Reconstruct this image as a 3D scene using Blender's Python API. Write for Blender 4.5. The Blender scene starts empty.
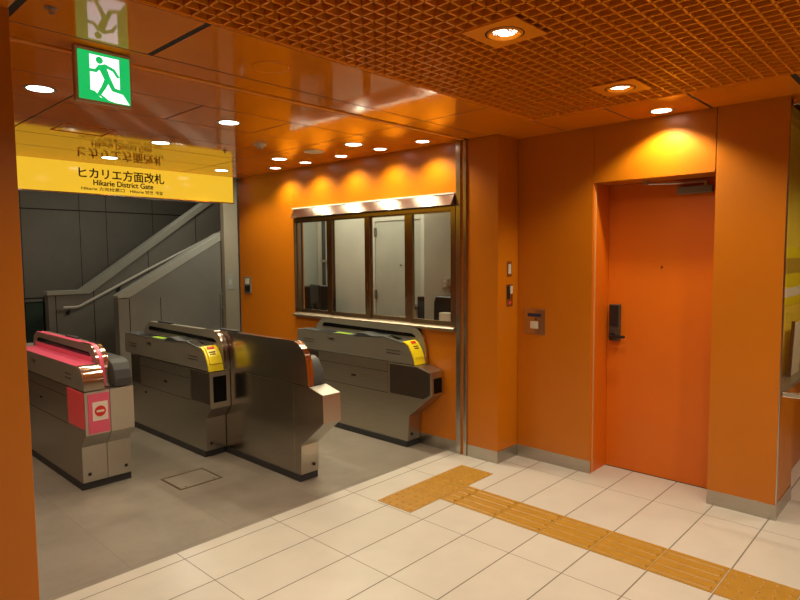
import bpy, bmesh, math, random
from mathutils import Vector, Matrix
random.seed(7)
SC = bpy.context.scene
COL = SC.collection
PI = math.pi

# ------------------------------------------------------------------ materials
def lin(c):
    return tuple(((v/255)/12.92 if v/255 <= .04045 else ((v/255+.055)/1.055)**2.4) for v in c)

def pbr(name, col, rough=.4, metal=0.0, ior=1.5, coat=0.0, aniso=0.0):
    m = bpy.data.materials.new(name); m.use_nodes = True
    b = m.node_tree.nodes['Principled BSDF']
    b.inputs['Base Color'].default_value = (*col, 1)
    b.inputs['Roughness'].default_value = rough
    b.inputs['Metallic'].default_value = metal
    b.inputs['IOR'].default_value = ior
    b.inputs['Coat Weight'].default_value = coat
    b.inputs['Coat Roughness'].default_value = .05
    b.inputs['Anisotropic'].default_value = aniso
    return m

class NT:
    """tiny helper for wiring procedural nodes"""
    def __init__(s, m): s.t = m.node_tree; s.b = s.t.nodes['Principled BSDF']
    def n(s, kind, **kw):
        o = s.t.nodes.new(kind)
        for k, v in kw.items(): setattr(o, k, v)
        return o
    def l(s, a, b): s.t.links.new(a, b)
    def math(s, op, a, b=None):
        o = s.n('ShaderNodeMath', operation=op)
        for i, v in enumerate((a, b)):
            if v is None: continue
            if isinstance(v, (int, float)): o.inputs[i].default_value = v
            else: s.l(v, o.inputs[i])
        return o.outputs[0]
    def coords(s):
        tc = s.n('ShaderNodeTexCoord'); sp = s.n('ShaderNodeSeparateXYZ')
        s.l(tc.outputs['Object'], sp.inputs[0]); return tc, sp
    def noise(s, vec, scale, detail=4, rough=.55):
        o = s.n('ShaderNodeTexNoise'); s.l(vec, o.inputs['Vector'])
        o.inputs['Scale'].default_value = scale; o.inputs['Detail'].default_value = detail
        o.inputs['Roughness'].default_value = rough
        return o.outputs['Fac']
    def mix(s, fac, a, b):
        o = s.n('ShaderNodeMix', data_type='RGBA')
        if isinstance(fac, (int, float)): o.inputs[0].default_value = fac
        else: s.l(fac, o.inputs[0])
        for i, v in ((6, a), (7, b)):
            if isinstance(v, tuple): o.inputs[i].default_value = (*v, 1)
            else: s.l(v, o.inputs[i])
        return o.outputs[2]
    def ramp(s, fac, lo, hi):
        o = s.n('ShaderNodeMapRange'); s.l(fac, o.inputs[0])
        o.inputs[1].default_value = lo; o.inputs[2].default_value = hi
        return o.outputs[0]
    def line(s, c, period, off, w):
        # 1 inside a joint line of width w, repeated every period
        p = s.math('SUBTRACT', c, off - w/2)
        p = s.math('FLOORED_MODULO', p, period)
        return s.math('LESS_THAN', p, w)
    def bump(s, h, strength=.1, dist=.002):
        o = s.n('ShaderNodeBump'); s.l(h, o.inputs['Height'])
        o.inputs['Strength'].default_value = strength; o.inputs['Distance'].default_value = dist
        s.l(o.outputs[0], s.b.inputs['Normal'])

def painted(name, col, rough, ior=1.5, var=.06):
    m = pbr(name, col, rough, ior=ior); k = NT(m)
    tc, _ = k.coords(); f = k.noise(tc.outputs['Object'], 3.0, 3)
    k.l(k.mix(k.ramp(f, .3, .7), tuple(c*(1-var) for c in col), tuple(c*(1+var) for c in col)), k.b.inputs['Base Color'])
    f2 = k.noise(tc.outputs['Object'], 14.0, 3)
    r = k.n('ShaderNodeMapRange'); k.l(f2, r.inputs[0])
    r.inputs[3].default_value = rough*.9; r.inputs[4].default_value = rough*1.1
    k.l(r.outputs[0], k.b.inputs['Roughness'])
    return m

def brushed(name, col, rough=.28, along=(60, 1.2, 60), var=.10):
    m = pbr(name, col, rough, 1.0); k = NT(m)
    tc, _ = k.coords(); mp = k.n('ShaderNodeMapping'); mp.inputs['Scale'].default_value = along
    k.l(tc.outputs['Object'], mp.inputs[0])
    f = k.noise(mp.outputs[0], 6.0, 5, .7)
    k.l(k.mix(k.ramp(f, .3, .7), tuple(c*(1-var) for c in col), tuple(min(1, c*(1+var)) for c in col)), k.b.inputs['Base Color'])
    r = k.n('ShaderNodeMapRange'); k.l(f, r.inputs[0])
    r.inputs[3].default_value = rough*.8; r.inputs[4].default_value = rough*1.25
    k.l(r.outputs[0], k.b.inputs['Roughness'])
    return m

def emit(name, col, strength, gloss=None):
    m = bpy.data.materials.new(name); m.use_nodes = True
    b = m.node_tree.nodes['Principled BSDF']
    b.inputs['Base Color'].default_value = (*[c*.3 for c in col], 1)
    b.inputs['Roughness'].default_value = .15 if gloss is None else gloss
    b.inputs['Emission Color'].default_value = (*col, 1)
    b.inputs['Emission Strength'].default_value = strength
    return m

ORANGE = (.49, .145, .0015)
M = {}
M['wall'] = painted('orange_wall_panel', ORANGE, .36, var=.03)
M['ceil'] = painted('orange_gloss_ceiling', (.72, .205, .002), .06, ior=1.5, var=.02)
M['door'] = painted('orange_door_paint', (.62, .135, .0015), .42, var=.03)
M['louvre'] = painted('orange_louvre', (.84, .26, .004), .35, var=.03)
M['void'] = pbr('red_dark_plenum', (.13, .018, .002), .8)
M['groove'] = pbr('dark_groove', (.018, .010, .006), .7)
M['steel'] = brushed('brushed_steel', (.50, .47, .42), .30)
M['steel_v'] = brushed('brushed_steel_upright', (.56, .53, .48), .22, (60, 60, 1.2))
M['steel_d'] = brushed('hairline_dark_steel', (.40, .36, .305), .22, (40, 1.0, 40))
M['steel_p'] = brushed('polished_steel', (.76, .71, .63), .10, (50, 50, 2))
M['bronze'] = brushed('bronze_frame', (.46, .35, .24), .20, (60, 60, 1.2))
M['metal_grey'] = painted('grey_coated_metal', (.160, .150, .118), .34, var=.04)
M['black'] = painted('black_plastic', (.012, .012, .013), .35)
M['rubber'] = painted('black_rubber_plinth', (.022, .023, .025), .55)
M['dark_glass'] = pbr('dark_brown_acrylic', (.040, .030, .022), .22, ior=1.4)
M['screen'] = pbr('black_screen', (.004, .004, .004), .12, ior=1.2)
M['pad_grey'] = painted('slate_grey_plastic', (.040, .044, .045), .5)
M['yellow'] = painted('yellow_plastic', (.86, .70, .015), .35)
M['pink'] = painted('pink_film', (.74, .105, .20), .34)
M['pink_red'] = painted('pink_red_film', (.74, .07, .085), .3)
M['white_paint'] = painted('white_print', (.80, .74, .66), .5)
M['red'] = pbr('red_print', (.66, .022, .015), .5)
M['dark_print'] = pbr('dark_print', (.030, .016, .004), .6)
M['led_green'] = emit('green_led', (.55, .85, .05), .5)
M['plastic_white'] = painted('ivory_plastic', (.55, .52, .42), .45)
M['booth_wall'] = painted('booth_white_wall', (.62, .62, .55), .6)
M['booth_grey'] = painted('booth_shaded_grey', (.34, .35, .31), .6)
M['booth_door'] = painted('booth_door_paint', (.50, .51, .45), .5)
M['grey_panel'] = painted('grey_wall_panel', (.225, .215, .185), .40)
M['grey_cap'] = painted('pale_grey_coping', (.42, .42, .36), .4)
M['copper'] = M['steel_p']
M['carpet'] = pbr('booth_floor', (.10, .10, .10), .9)
M['yellow_back'] = painted('yellow_backing', (.86, .62, .06), .5)
M['lamp'] = emit('lamp_lens', (1.0, .95, .84), 7)
M['lamp_deep'] = emit('lamp_lens_deep', (1.0, .95, .84), 9)
M['sign_y'] = emit('backlit_yellow_sign', (1.0, .60, .035), .80, .12)
M['exit_g'] = emit('backlit_exit_green', (.008, .50, .115), 1.0)
M['exit_w'] = emit('backlit_exit_white', (.93, 1.0, .95), 1.5)

def glass(name, tint=(1, 1, 1)):
    """thin window glass: lets light straight through, with a clear surface reflection"""
    m = bpy.data.materials.new(name); m.use_nodes = True; t = m.node_tree
    t.nodes.remove(t.nodes['Principled BSDF']); out = t.nodes['Material Output']
    tr = t.nodes.new('ShaderNodeBsdfTransparent'); tr.inputs[0].default_value = (*tint, 1)
    gl = t.nodes.new('ShaderNodeBsdfGlossy'); gl.inputs['Roughness'].default_value = .01
    lw = t.nodes.new('ShaderNodeLayerWeight'); lw.inputs[0].default_value = .5
    pw = t.nodes.new('ShaderNodeMath'); pw.operation = 'POWER'; pw.inputs[1].default_value = 5; t.links.new(lw.outputs['Facing'], pw.inputs[0])
    fr = t.nodes.new('ShaderNodeMath'); fr.operation = 'MULTIPLY_ADD'; fr.inputs[1].default_value = .45; fr.inputs[2].default_value = .025
    t.links.new(pw.outputs[0], fr.inputs[0])
    mx = t.nodes.new('ShaderNodeMixShader')
    t.links.new(fr.outputs[0], mx.inputs[0]); t.links.new(tr.outputs[0], mx.inputs[1]); t.links.new(gl.outputs[0], mx.inputs[2])
    t.links.new(mx.outputs[0], out.inputs['Surface'])
    return m
M['hood'] = brushed('hood_steel', (.60, .54, .47), .17, (60, 60, 60))
M['lock'] = painted('dark_bronze_lock', (.055, .040, .030), .4)
M['edge'] = painted('tan_edge_strip', (.52, .32, .12), .35)
M['cabinet'] = brushed('gate_cabinet_steel', (.46, .43, .36), .34, (40, 1.0, 40))
M['glass'] = glass('clear_glass', (.97, .99, .96))
M['glass_green'] = glass('green_glass', (.55, .68, .62))

def tile_floor():
    col = (.54, .525, .475)
    m = pbr('cream_floor_tile', col, .28); k = NT(m)
    tc, sp = k.coords()
    ly = k.line(sp.outputs[1], .302, 2.900, .0068)
    lx = k.line(sp.outputs[0], .5935, 2.030, .0042)
    g = k.math('MAXIMUM', ly, lx)
    # one shade per tile
    ix = k.math('FLOOR', k.math('DIVIDE', k.math('SUBTRACT', sp.outputs[0], 2.030), .5935))
    iy = k.math('FLOOR', k.math('DIVIDE', k.math('SUBTRACT', sp.outputs[1], 2.900), .302))
    cb = k.n('ShaderNodeCombineXYZ'); k.l(ix, cb.inputs[0]); k.l(iy, cb.inputs[1])
    wn = k.n('ShaderNodeTexWhiteNoise', noise_dimensions='2D'); k.l(cb.outputs[0], wn.inputs[0])
    f = k.noise(tc.outputs['Object'], 5.0, 5)
    a = k.mix(wn.outputs[0], tuple(c*.965 for c in col), tuple(c*1.02 for c in col))
    a2 = k.mix(k.ramp(f, .35, .75), a, tuple(c*.93 for c in col))
    k.l(k.mix(g, a2, (.155, .135, .105)), k.b.inputs['Base Color'])
    h = k.math('SUBTRACT', 1.0, g); k.bump(h, .4, .002)
    r = k.n('ShaderNodeMapRange'); k.l(g, r.inputs[0]); r.inputs[3].default_value = .24; r.inputs[4].default_value = .8
    k.l(r.outputs[0], k.b.inputs['Roughness'])
    return m
def slate_floor():
    col = (.215, .192, .160)
    m = pbr('grey_stone_floor', col, .42); k = NT(m)
    tc, sp = k.coords()
    g = k.math('MAXIMUM', k.line(sp.outputs[0], .60, 1.208, .004), k.line(sp.outputs[1], .60, 3.632, .004))
    ix = k.math('FLOOR', k.math('DIVIDE', k.math('SUBTRACT', sp.outputs[0], 1.208), .6))
    iy = k.math('FLOOR', k.math('DIVIDE', k.math('SUBTRACT', sp.outputs[1], 3.632), .6))
    cb = k.n('ShaderNodeCombineXYZ'); k.l(ix, cb.inputs[0]); k.l(iy, cb.inputs[1])
    wn = k.n('ShaderNodeTexWhiteNoise', noise_dimensions='2D'); k.l(cb.outputs[0], wn.inputs[0])
    f = k.noise(tc.outputs['Object'], 3.5, 7, .65)
    a = k.mix(wn.outputs[0], tuple(c*.90 for c in col), tuple(c*1.08 for c in col))
    a2 = k.mix(k.ramp(f, .35, .72), a, (.165, .145, .118))
    k.l(k.mix(k.math('MULTIPLY', g, .5), a2, (.10, .085, .065)), k.b.inputs['Base Color'])
    k.bump(f, .08, .003)
    return m
M['tile'] = tile_floor(); M['slate'] = slate_floor()
def tactile_mat():
    col = (.37, .195, .020)
    m = pbr('ochre_tactile_tile', col, .45); k = NT(m)
    tc, sp = k.coords(); f = k.noise(tc.outputs['Object'], 18.0, 5)
    k.l(k.mix(k.ramp(f, .3, .7), tuple(c*.90 for c in col), tuple(c*1.06 for c in col)), k.b.inputs['Base Color'])
    return m
M['tactile'] = tactile_mat()
M['joint'] = pbr('tactile_joint', (.30, .24, .15), .8)

# ------------------------------------------------------------------ mesh helpers
class MB:
    """collects shapes that become ONE mesh object"""
    def __init__(s): s.bm = bmesh.new()
    def box(s, a, b):
        x0, y0, z0 = [min(p, q) for p, q in zip(a, b)]; x1, y1, z1 = [max(p, q) for p, q in zip(a, b)]
        v = [s.bm.verts.new(p) for p in ((x0,y0,z0),(x1,y0,z0),(x1,y1,z0),(x0,y1,z0),(x0,y0,z1),(x1,y0,z1),(x1,y1,z1),(x0,y1,z1))]
        for f in ((3,2,1,0),(4,5,6,7),(0,1,5,4),(1,2,6,5),(2,3,7,6),(3,0,4,7)): s.bm.faces.new([v[i] for i in f])
        return s
    def prism(s, pts, axis, a, b):
        """polygon extruded along an axis. axis 'x': pts=(y,z); 'y': pts=(x,z); 'z': pts=(x,y)"""
        def P(p, t): return {'x': (t, p[0], p[1]), 'y': (p[0], t, p[1]), 'z': (p[0], p[1], t)}[axis]
        n = len(pts)
        A = [s.bm.verts.new(P(p, a)) for p in pts]; B = [s.bm.verts.new(P(p, b)) for p in pts]
        s.bm.faces.new(A); s.bm.faces.new(B[::-1])
        for i in range(n): s.bm.faces.new([A[i], B[i], B[(i+1) % n], A[(i+1) % n]])
        return s
    def ring(s, prof, c, axis='z', n=40, closed=True):
        """lathe: prof = [(radius, height)...] about an axis through c"""
        rows = []
        for r, h in prof:
            row = []
            for i in range(n):
                t = 2*PI*i/n; u, w = r*math.cos(t), r*math.sin(t)
                d = {'z': (u, w, h), 'x': (h, u, w), 'y': (u, h, w)}[axis]
                row.append(s.bm.verts.new((c[0]+d[0], c[1]+d[1], c[2]+d[2])))
            rows.append(row)
        m = len(rows)
        for j in range(m if closed else m-1):
            R0, R1 = rows[j], rows[(j+1) % m]
            for i in range(n): s.bm.faces.new([R0[i], R0[(i+1) % n], R1[(i+1) % n], R1[i]])
        if not closed:
            s.bm.faces.new(rows[0][::-1]); s.bm.faces.new(rows[-1])
        return s
    def cyl(s, c, r, h, axis='z', n=32, r2=None):
        return s.ring([(r, 0), (r if r2 is None else r2, h)], c, axis, n, closed=False)
    def tube(s, pts, r, n=12):
        pts = [Vector(p) for p in pts]; rows = []
        for i, p in enumerate(pts):
            d = (pts[min(i+1, len(pts)-1)] - pts[max(i-1, 0)]).normalized()
            u = d.cross(Vector((0, 0, 1)));
            if u.length < 1e-3: u = d.cross(Vector((0, 1, 0)))
            u.normalize(); w = d.cross(u)
            rows.append([s.bm.verts.new(p + r*(math.cos(2*PI*k/n)*u + math.sin(2*PI*k/n)*w)) for k in range(n)])
        for j in range(len(rows)-1):
            for k in range(n): s.bm.faces.new([rows[j][k], rows[j][(k+1) % n], rows[j+1][(k+1) % n], rows[j+1][k]])
        s.bm.faces.new(rows[0][::-1]); s.bm.faces.new(rows[-1])
        return s
    def build(s, name, mat, parent=None, bevel=0, smooth=False, seg=2):
        bmesh.ops.recalc_face_normals(s.bm, faces=s.bm.faces[:])
        me = bpy.data.meshes.new(name); s.bm.to_mesh(me); s.bm.free()
        o = bpy.data.objects.new(name, me); COL.objects.link(o)
        me.materials.append(mat)
        if smooth:
            for p in me.polygons: p.use_smooth = True
            md = o.modifiers.new('split', 'EDGE_SPLIT'); md.split_angle = math.radians(35)
        if bevel:
            md = o.modifiers.new('bevel', 'BEVEL'); md.width = bevel; md.segments = seg
            md.limit_method = 'ANGLE'; md.angle_limit = math.radians(30)
        if parent:
            o.parent = parent
            o.matrix_parent_inverse = Matrix.Translation(parent.location).inverted() if parent.type == 'EMPTY' else Matrix()
        return o

def empty(name, loc, parent=None):
    o = bpy.data.objects.new(name, None); COL.objects.link(o); o.location = loc
    o.empty_display_size = .05
    return o
def tag(o, label, cat, group=None):
    o['label'] = label; o['category'] = cat
    if group: o['group'] = group
    return o
def struct(o): o['kind'] = 'structure'; return o
def copy_tree(o, off, mats=None):
    """copy a thing and its parts (and their parts)"""
    c = o.copy(); COL.objects.link(c); c.location = o.location + Vector(off)
    for ch in list(o.children):
        d = ch.copy(); COL.objects.link(d); d.parent = c
        for g in list(ch.children):
            e = g.copy(); COL.objects.link(e); e.parent = d
    return c
def arc(cx, cy, r, a0, a1, n=8, ry=None):
    ry = r if ry is None else ry
    return [(cx + r*math.cos(math.radians(a0+(a1-a0)*i/n)), cy + ry*math.sin(math.radians(a0+(a1-a0)*i/n))) for i in range(n+1)]

def dense(pts, k=6):
    """Catmull-Rom through the points"""
    P_ = [Vector(p) for p in pts]; out = []
    for i in range(len(P_)-1):
        p0, p1, p2, p3 = P_[max(i-1, 0)], P_[i], P_[i+1], P_[min(i+2, len(P_)-1)]
        for j in range(k):
            u = j/k
            out.append(tuple(.5*((2*p1) + (p2-p0)*u + (2*p0-5*p1+4*p2-p3)*u*u + (3*p1-p0-3*p2+p3)*u**3)))
    return out + [tuple(P_[-1])]
def band(curve, t0, t1):
    """closed strip lying between two offsets of a curve"""
    C_ = [Vector(p) for p in curve]; a, b = [], []
    for i, p in enumerate(C_):
        d = (C_[min(i+1, len(C_)-1)]-C_[max(i-1, 0)]).normalized(); n = Vector((d.y, -d.x))
        a.append(tuple(p+n*t0)); b.append(tuple(p+n*t1))
    return a + b[::-1]

# ------------------------------------------------------------------ dimensions (metres; camera stands at x=y=0)
ZC = 2.44            # ceiling
XW = 3.725           # wall with the booth window
XR = 3.994           # recessed wall
XD = 4.246           # door face
YB = 5.96            # far end of the gate hall

# ------------------------------------------------------------------ floor
struct(MB().box((-2.6, -3.2, -.06), (6.2, 2.99, 0)).build('floor', M['tile']))
struct(MB().box((-2.6, 2.99, -.06), (8.0, 12.2, 0)).build('floor', M['slate']))

# ------------------------------------------------------------------ walls
w = MB()
w.box((XW, 4.9585, 0), (XW+.12, YB, ZC))                 # far panel
w.box((XW, 2.792, 2.052), (XW+.12, 4.9555, ZC))          # above the window
w.box((XW, 2.792, 0), (XW+.12, 4.9555, .968))            # below the window
w.box((XW, 2.792, .968), (XW+.12, 2.897, 2.052))
struct(w.build('wall_right', M['wall'], bevel=.002))
struct(MB().box((XW+.02, 4.95, 0), (XW+.10, 4.964, ZC)).build('trim_1', M['groove']))
struct(MB().box((XW, 2.51, 0), (4.22, 2.79, ZC)).build('wall_pier', M['wall'], bevel=.003))
struct(MB().box((XR, 1.908, 0), (4.22, 2.507, ZC)).build('wall_recess', M['wall'], bevel=.002))
struct(MB().box((XR, 1.131, 2.056), (4.245, 1.905, ZC)).build('wall_lintel', M['wall'], bevel=.002))
npr = MB(); npr.box((XR+.012, .86, 0), (5.6, 1.127, ZC)); npr.box((XR, .757, 0), (XR+.012, 1.127, ZC)); npr.box((XR+.03, .757, 0), (4.43, .86, .735)); npr.box((XR+.03, .757, 2.42), (5.6, .86, ZC))
struct(npr.build('wall_near_pier', M['wall'], bevel=.002))
# dark seams behind the panel joints
struct(MB().box((XR+.01, 1.12, 2.06), (4.1, 1.14, ZC)).build('trim_2', M['groove']))
struct(MB().box((XR+.01, 1.90, 2.06), (4.1, 1.91, ZC)).build('trim_3', M['groove']))
# side of the recess beside the door, with its pale edge strip
struct(MB().box((XR+.004, 1.903, 0), (4.26, 1.9079, 2.056)).build('wall_jamb', M['door']))
struct(MB().box((XR+.022, 1.8985, .0), (XR+.036, 1.9075, 2.056)).build('trim_4', M['edge']))
# shut-off walls of the rest of the place
struct(MB().box((-2.6, 2.49, 0), (.6575, 2.775, ZC)).build('wall_left', M['wall'], bevel=.003))
struct(MB().box((-2.6, -3.2, 0), (-2.5, 2.49, ZC)).build('wall_near_left', M['wall']))
struct(MB().box((-2.5, -3.2, 0), (6.2, -3.1, ZC)).build('wall_near', M['booth_wall']))
struct(MB().box((6.1, -3.1, 0), (6.2, .75, ZC)).build('wall_near_right', M['wall']))
struct(MB().box((5.6, .80, 0), (6.2, .95, ZC)).build('wall_corner', M['wall']))
struct(MB().box((-.9, 2.775, 0), (-.8, 12.1, 3.3)).build('wall_hall_left', M['wall']))

# ------------------------------------------------------------------ baseboards
def skirt(name, a, b): return struct(MB().box(a, b).build(name, M['steel'], bevel=.0015))
skirt('baseboard_right', (XW-.004, 2.90, 0), (XW, YB, .095))
skirt('baseboard_pier', (XW-.004, 2.506, 0), (XW, 2.786, .093))
skirt('baseboard_pier_side', (XW, 2.506, 0), (XR-.004, 2.51, .093))
skirt('baseboard_recess', (XR-.004, 1.902, 0), (XR, 2.506, .092))
skirt('baseboard_near_pier', (XR-.004, .753, 0), (XR, 1.127, .092))
skirt('baseboard_near_side', (XR+.034, .7535, 0), (4.43, .757, .092))
skirt('baseboard_left', (-2.5, 2.486, 0), (.6615, 2.49, .092))

# ------------------------------------------------------------------ ceiling: panels with open joints, dark backing above
cp = MB(); g = .0055; gt = .005
def panel(x0, x1, y0, y1, t=.0): cp.box((x0+g, y0+g, ZC), (x1-g, y1-g, ZC+.02))
GX, GY = 3.54, 2.118                                   # edges of the open grid
for a, b in ((-2.5, .660), (.676, 1.211), (1.227, 3.03), (3.03, XR+.1)):   # row beside the grid
    panel(a, b, GY, 2.62)
for a, b in ((-2.5, 3.03), (3.03, XR+.1)): panel(a, b, 2.62, 2.793)
for a, b in ((-.8, 1.22), (1.22, 3.03), (3.03, XW+.1)): panel(a, b, 2.850, 3.26)
for a, b in ((-.8, .62), (.62, 1.22), (1.22, 1.82), (1.82, 2.447), (2.447, 3.03), (3.03, XW+.1)): panel(a, b, 3.26, 3.742)
for ya, yb in ((3.742, 4.235), (4.235, 4.768)):
    for a, b in ((-.8, .62), (.62, 1.22), (1.22, 3.03), (3.03, XW+.1)): panel(a, b, ya, yb)
for ya, yb in ((4.768, 5.30), (5.30, 5.90)):
    for a, b in ((-.8, 1.22), (1.22, 3.03), (3.03, XW+.1)): panel(a, b, ya, yb)
for ya, yb in ((1.6365, GY), (1.164, 1.634), (.674, 1.158), (-3.1, .656)): panel(GX, XR+.15 if yb > .7 else 6.2, ya, yb)
struct(cp.build('ceiling', M['ceil'], bevel=.0012))
struct(MB().box((-2.6, -3.2, ZC+.12), (6.2, 6.05, ZC+.16)).build('ceiling_slab', M['void']))
cb = MB()
cb.box((-2.6, GY+.004, ZC+.0012), (4.1, 2.79, ZC+.03)); cb.box((-.85, 2.849, ZC+.0012), (3.84, 5.90, ZC+.03)); cb.box((GX+.004, -3.09, ZC+.0012), (4.1, GY+.002, ZC+.03)); cb.box((.65, 2.79, ZC+.024), (3.8, 2.849, ZC+.03))
struct(cb.build('ceiling_backing', M['groove']))
# shutter slot across the opening with the orange bottom bar of the shutter in it
struct(MB().box((.66, 2.801, ZC-.005), (XW-.02, 2.838, ZC+.022)).build('trim_5', M['louvre'], bevel=.004))
# open-cell grid
P = .0628
lv = MB()
x = GX-.012
while x > -1.6: lv.box((x-.0045, -2.6, ZC+.004), (x+.0045, GY-.012, ZC+.030)); x -= P
y = GY-.012
while y > -2.6: lv.box((-1.6, y-.0045, ZC+.004), (GX-.012, y+.0045, ZC+.030)); y -= P
struct(lv.build('ceiling_grid', M['louvre']))
gf = MB()                                             # the grid's edge frame
gf.box((-1.6, GY-.008, ZC), (GX, GY-.001, ZC+.05)); gf.box((GX-.008, -2.6, ZC), (GX-.001, GY-.008, ZC+.05))
struct(gf.build('trim_6', M['louvre']))
struct(MB().box((-1.6, -2.6, ZC+.085), (GX, GY, ZC+.11)).build('ceiling_void', M['void']))
# access hatch outline in the ceiling
hx0, hx1, hy0, hy1 = 1.415, 1.75, 4.29, 4.575
hm = MB()
for a, b in (((hx0, hy0), (hx1, hy0+.012)), ((hx0, hy1-.012), (hx1, hy1)), ((hx0, hy0+.012), (hx0+.012, hy1-.012)), ((hx1-.012, hy0+.012), (hx1, hy1-.012))):
    hm.box((a[0], a[1], ZC-.003), (b[0], b[1], ZC))
struct(hm.build('trim_7', M['door']))

# ------------------------------------------------------------------ lights
def spot(loc, watts, size, blend=.5, col=(1, .80, .57), parent=None, r=.035):
    L = bpy.data.lights.new('downlight_bulb', 'SPOT'); L.energy = watts; L.color = col
    L.spot_size = math.radians(size); L.spot_blend = blend; L.shadow_soft_size = r
    o = bpy.data.objects.new('downlight_bulb', L); COL.objects.link(o); o.location = loc
    if parent:
        o.parent = parent; o.matrix_parent_inverse = Matrix.Translation(parent.location).inverted()
    return o
LIGHTS = []
def downlight(x, y, label, group, watts, size=130, blend=.6, r=.062, col=(1, .87, .60)):
    t = tag(empty('ceiling_downlight', (x, y, ZC)), label, 'ceiling light', group)
    MB().ring([(r, 0), (r, -.003), (r*1.10, -.0045), (r*1.24, -.002), (r*1.24, 0)], (x, y, ZC)).build('trim_ring', M['steel'], t, smooth=True)
    MB().cyl((x, y, ZC-.0022), r*.995, .0022).build('lens', M['lamp'], t)
    spot((x, y, ZC-.012), watts, size, blend, col, parent=t)
    return t
W1 = 32
names5 = ['nearest the shutter post', 'second from the shutter post', 'middle one', 'fourth from the shutter post', 'farthest one']
for i, y in enumerate((3.08, 3.54, 4.02, 4.52, 5.0)):
    downlight(3.545, y, 'downlight in the row of five along the booth wall, ' + names5[i], 'downlights grazing the booth wall', 33, 136, .75, .05)
for i, y in enumerate((3.54, 4.52, 5.50)):
    downlight(3.252, y, 'downlight in the three-lamp row over the right lane, ' + ('nearest the camera', 'middle one', 'farthest, beside the yellow sign')[i], 'downlights over the right gate lane', W1)
for i, y in enumerate((3.54, 4.51, 5.48)):
    downlight(2.157, y, 'round downlight over the middle gates, ' + ('nearest, right of the exit sign', 'second, above the yellow sign lettering', 'farthest, close against the yellow sign')[i], 'downlights over the middle gates', W1)
downlight(1.053, 3.526, 'round downlight left of the green exit sign', 'downlights over the pink gate', W1)
downlight(3.846, 1.404, 'round downlight lighting the orange panel above the door', None, 52, 128, .45, .058)

def grid_light(x, y, label, watts):
    """square orange plate let into the grid with a deep-set lamp in a ring"""
    t = tag(empty('grid_downlight', (x, y, ZC)), label, 'ceiling light', 'downlights in the grid ceiling')
    s = .122; n = 40; m = MB(); bm = m.bm; rr = .078
    ci = [bm.verts.new((x+rr*math.cos(2*PI*i/n), y+rr*math.sin(2*PI*i/n), ZC-.002)) for i in range(n)]
    def sq(i):
        c, q = math.cos(2*PI*i/n), math.sin(2*PI*i/n); k = s/max(abs(c), abs(q)); return (x+k*c, y+k*q, ZC-.002)
    so = [bm.verts.new(sq(i)) for i in range(n)]
    up = [bm.verts.new((v.co.x, v.co.y, ZC+.004)) for v in so]
    for i in range(n):
        j = (i+1) % n
        bm.faces.new([ci[i], ci[j], so[j], so[i]]); bm.faces.new([so[i], so[j], up[j], up[i]])
    m.build('mounting_plate', M['louvre'], t)
    MB().ring([(.0775, -.003), (.0775, .012), (.074, .012), (.074, -.003)], (x, y, ZC)).build('gap_ring', M['groove'], t)
    MB().ring([(.072, -.002), (.068, -.007), (.062, -.008), (.048, .004), (.048, .012), (.070, .012)], (x, y, ZC)).build('reflector_ring', M['louvre'], t, smooth=True)
    MB().cyl((x, y, ZC+.0045), .0478, .004).build('lens', M['lamp_deep'], t)
    MB().cyl((x, y, ZC+.013), .079, .04).build('housing', M['black'], t)
    spot((x, y, ZC-.004), watts, 144, .55, parent=t)
    return t
GW = 41
grid_light(2.082, 1.375, 'downlight in a square plate in the grid ceiling, larger and nearer one', GW)
grid_light(3.178, 1.377, 'downlight in a square plate in the grid ceiling, smaller one towards the door', GW)
for x, y, q in ((.985, 1.375, GW), (2.082, .275, GW), (3.178, .275, GW*.75), (.985, .275, GW), (2.082, -.825, GW), (.985, -.825, GW), (3.178, -.825, GW*.75), (4.75, -.15, 75)):  # spots for unseen grid lamps; last one added to brighten the display case
    L = bpy.data.lights.new('unseen_lamp', 'SPOT'); L.energy = q; L.color = (1, .80, .57); L.spot_size = math.radians(144); L.spot_blend = .6; L.shadow_soft_size = .05
    o = bpy.data.objects.new('unseen_lamp', L); COL.objects.link(o); o.location = (x, y, ZC-.01)
for x, y in ((1.053, 4.51), (1.053, 5.48), (0.0, 3.53), (0.0, 4.6)):
    L = bpy.data.lights.new('unseen_lamp', 'SPOT'); L.energy = W1; L.color = (1, .80, .57); L.spot_size = math.radians(130); L.spot_blend = .6; L.shadow_soft_size = .05
    o = bpy.data.objects.new('unseen_lamp', L); COL.objects.link(o); o.location = (x, y, ZC-.01)

# small ceiling fittings
def disc(name, x, y, r, mat, label, cat, h=.006):
    t = tag(empty(name, (x, y, ZC)), label, cat)
    MB().ring([(r*.86, 0), (r*.86, -h*.5), (r*.97, -h), (r, -h*.4), (r, 0)], (x, y, ZC)).build('rim', mat, t, smooth=True)
    MB().cyl((x, y, ZC-h*.55), r*.87, h*.55).build('face_plate', mat, t)
    return t
disc('ceiling_speaker', 1.679, 2.391, .088, M['ceil'], 'round orange ceiling speaker cover near the edge of the grid', 'speaker', .004)
disc('ceiling_speaker', 3.235, 4.009, .085, M['plastic_white'], 'round grey ceiling speaker among the downlights over the right lane', 'speaker', .006)
t = tag(empty('smoke_detector', (2.726, 4.037, ZC)), 'small pale smoke detector on the ceiling left of the grey speaker', 'smoke detector')
MB().ring([(.001, 0), (.001, -.034), (.022, -.034), (.028, -.016), (.046, -.012), (.050, 0)], (2.726, 4.037, ZC)).build('detector_body', M['plastic_white'], t, smooth=True)
MB().cyl((2.726, 4.037, ZC-.037), .010, .004).build('indicator', M['black'], t)
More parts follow.
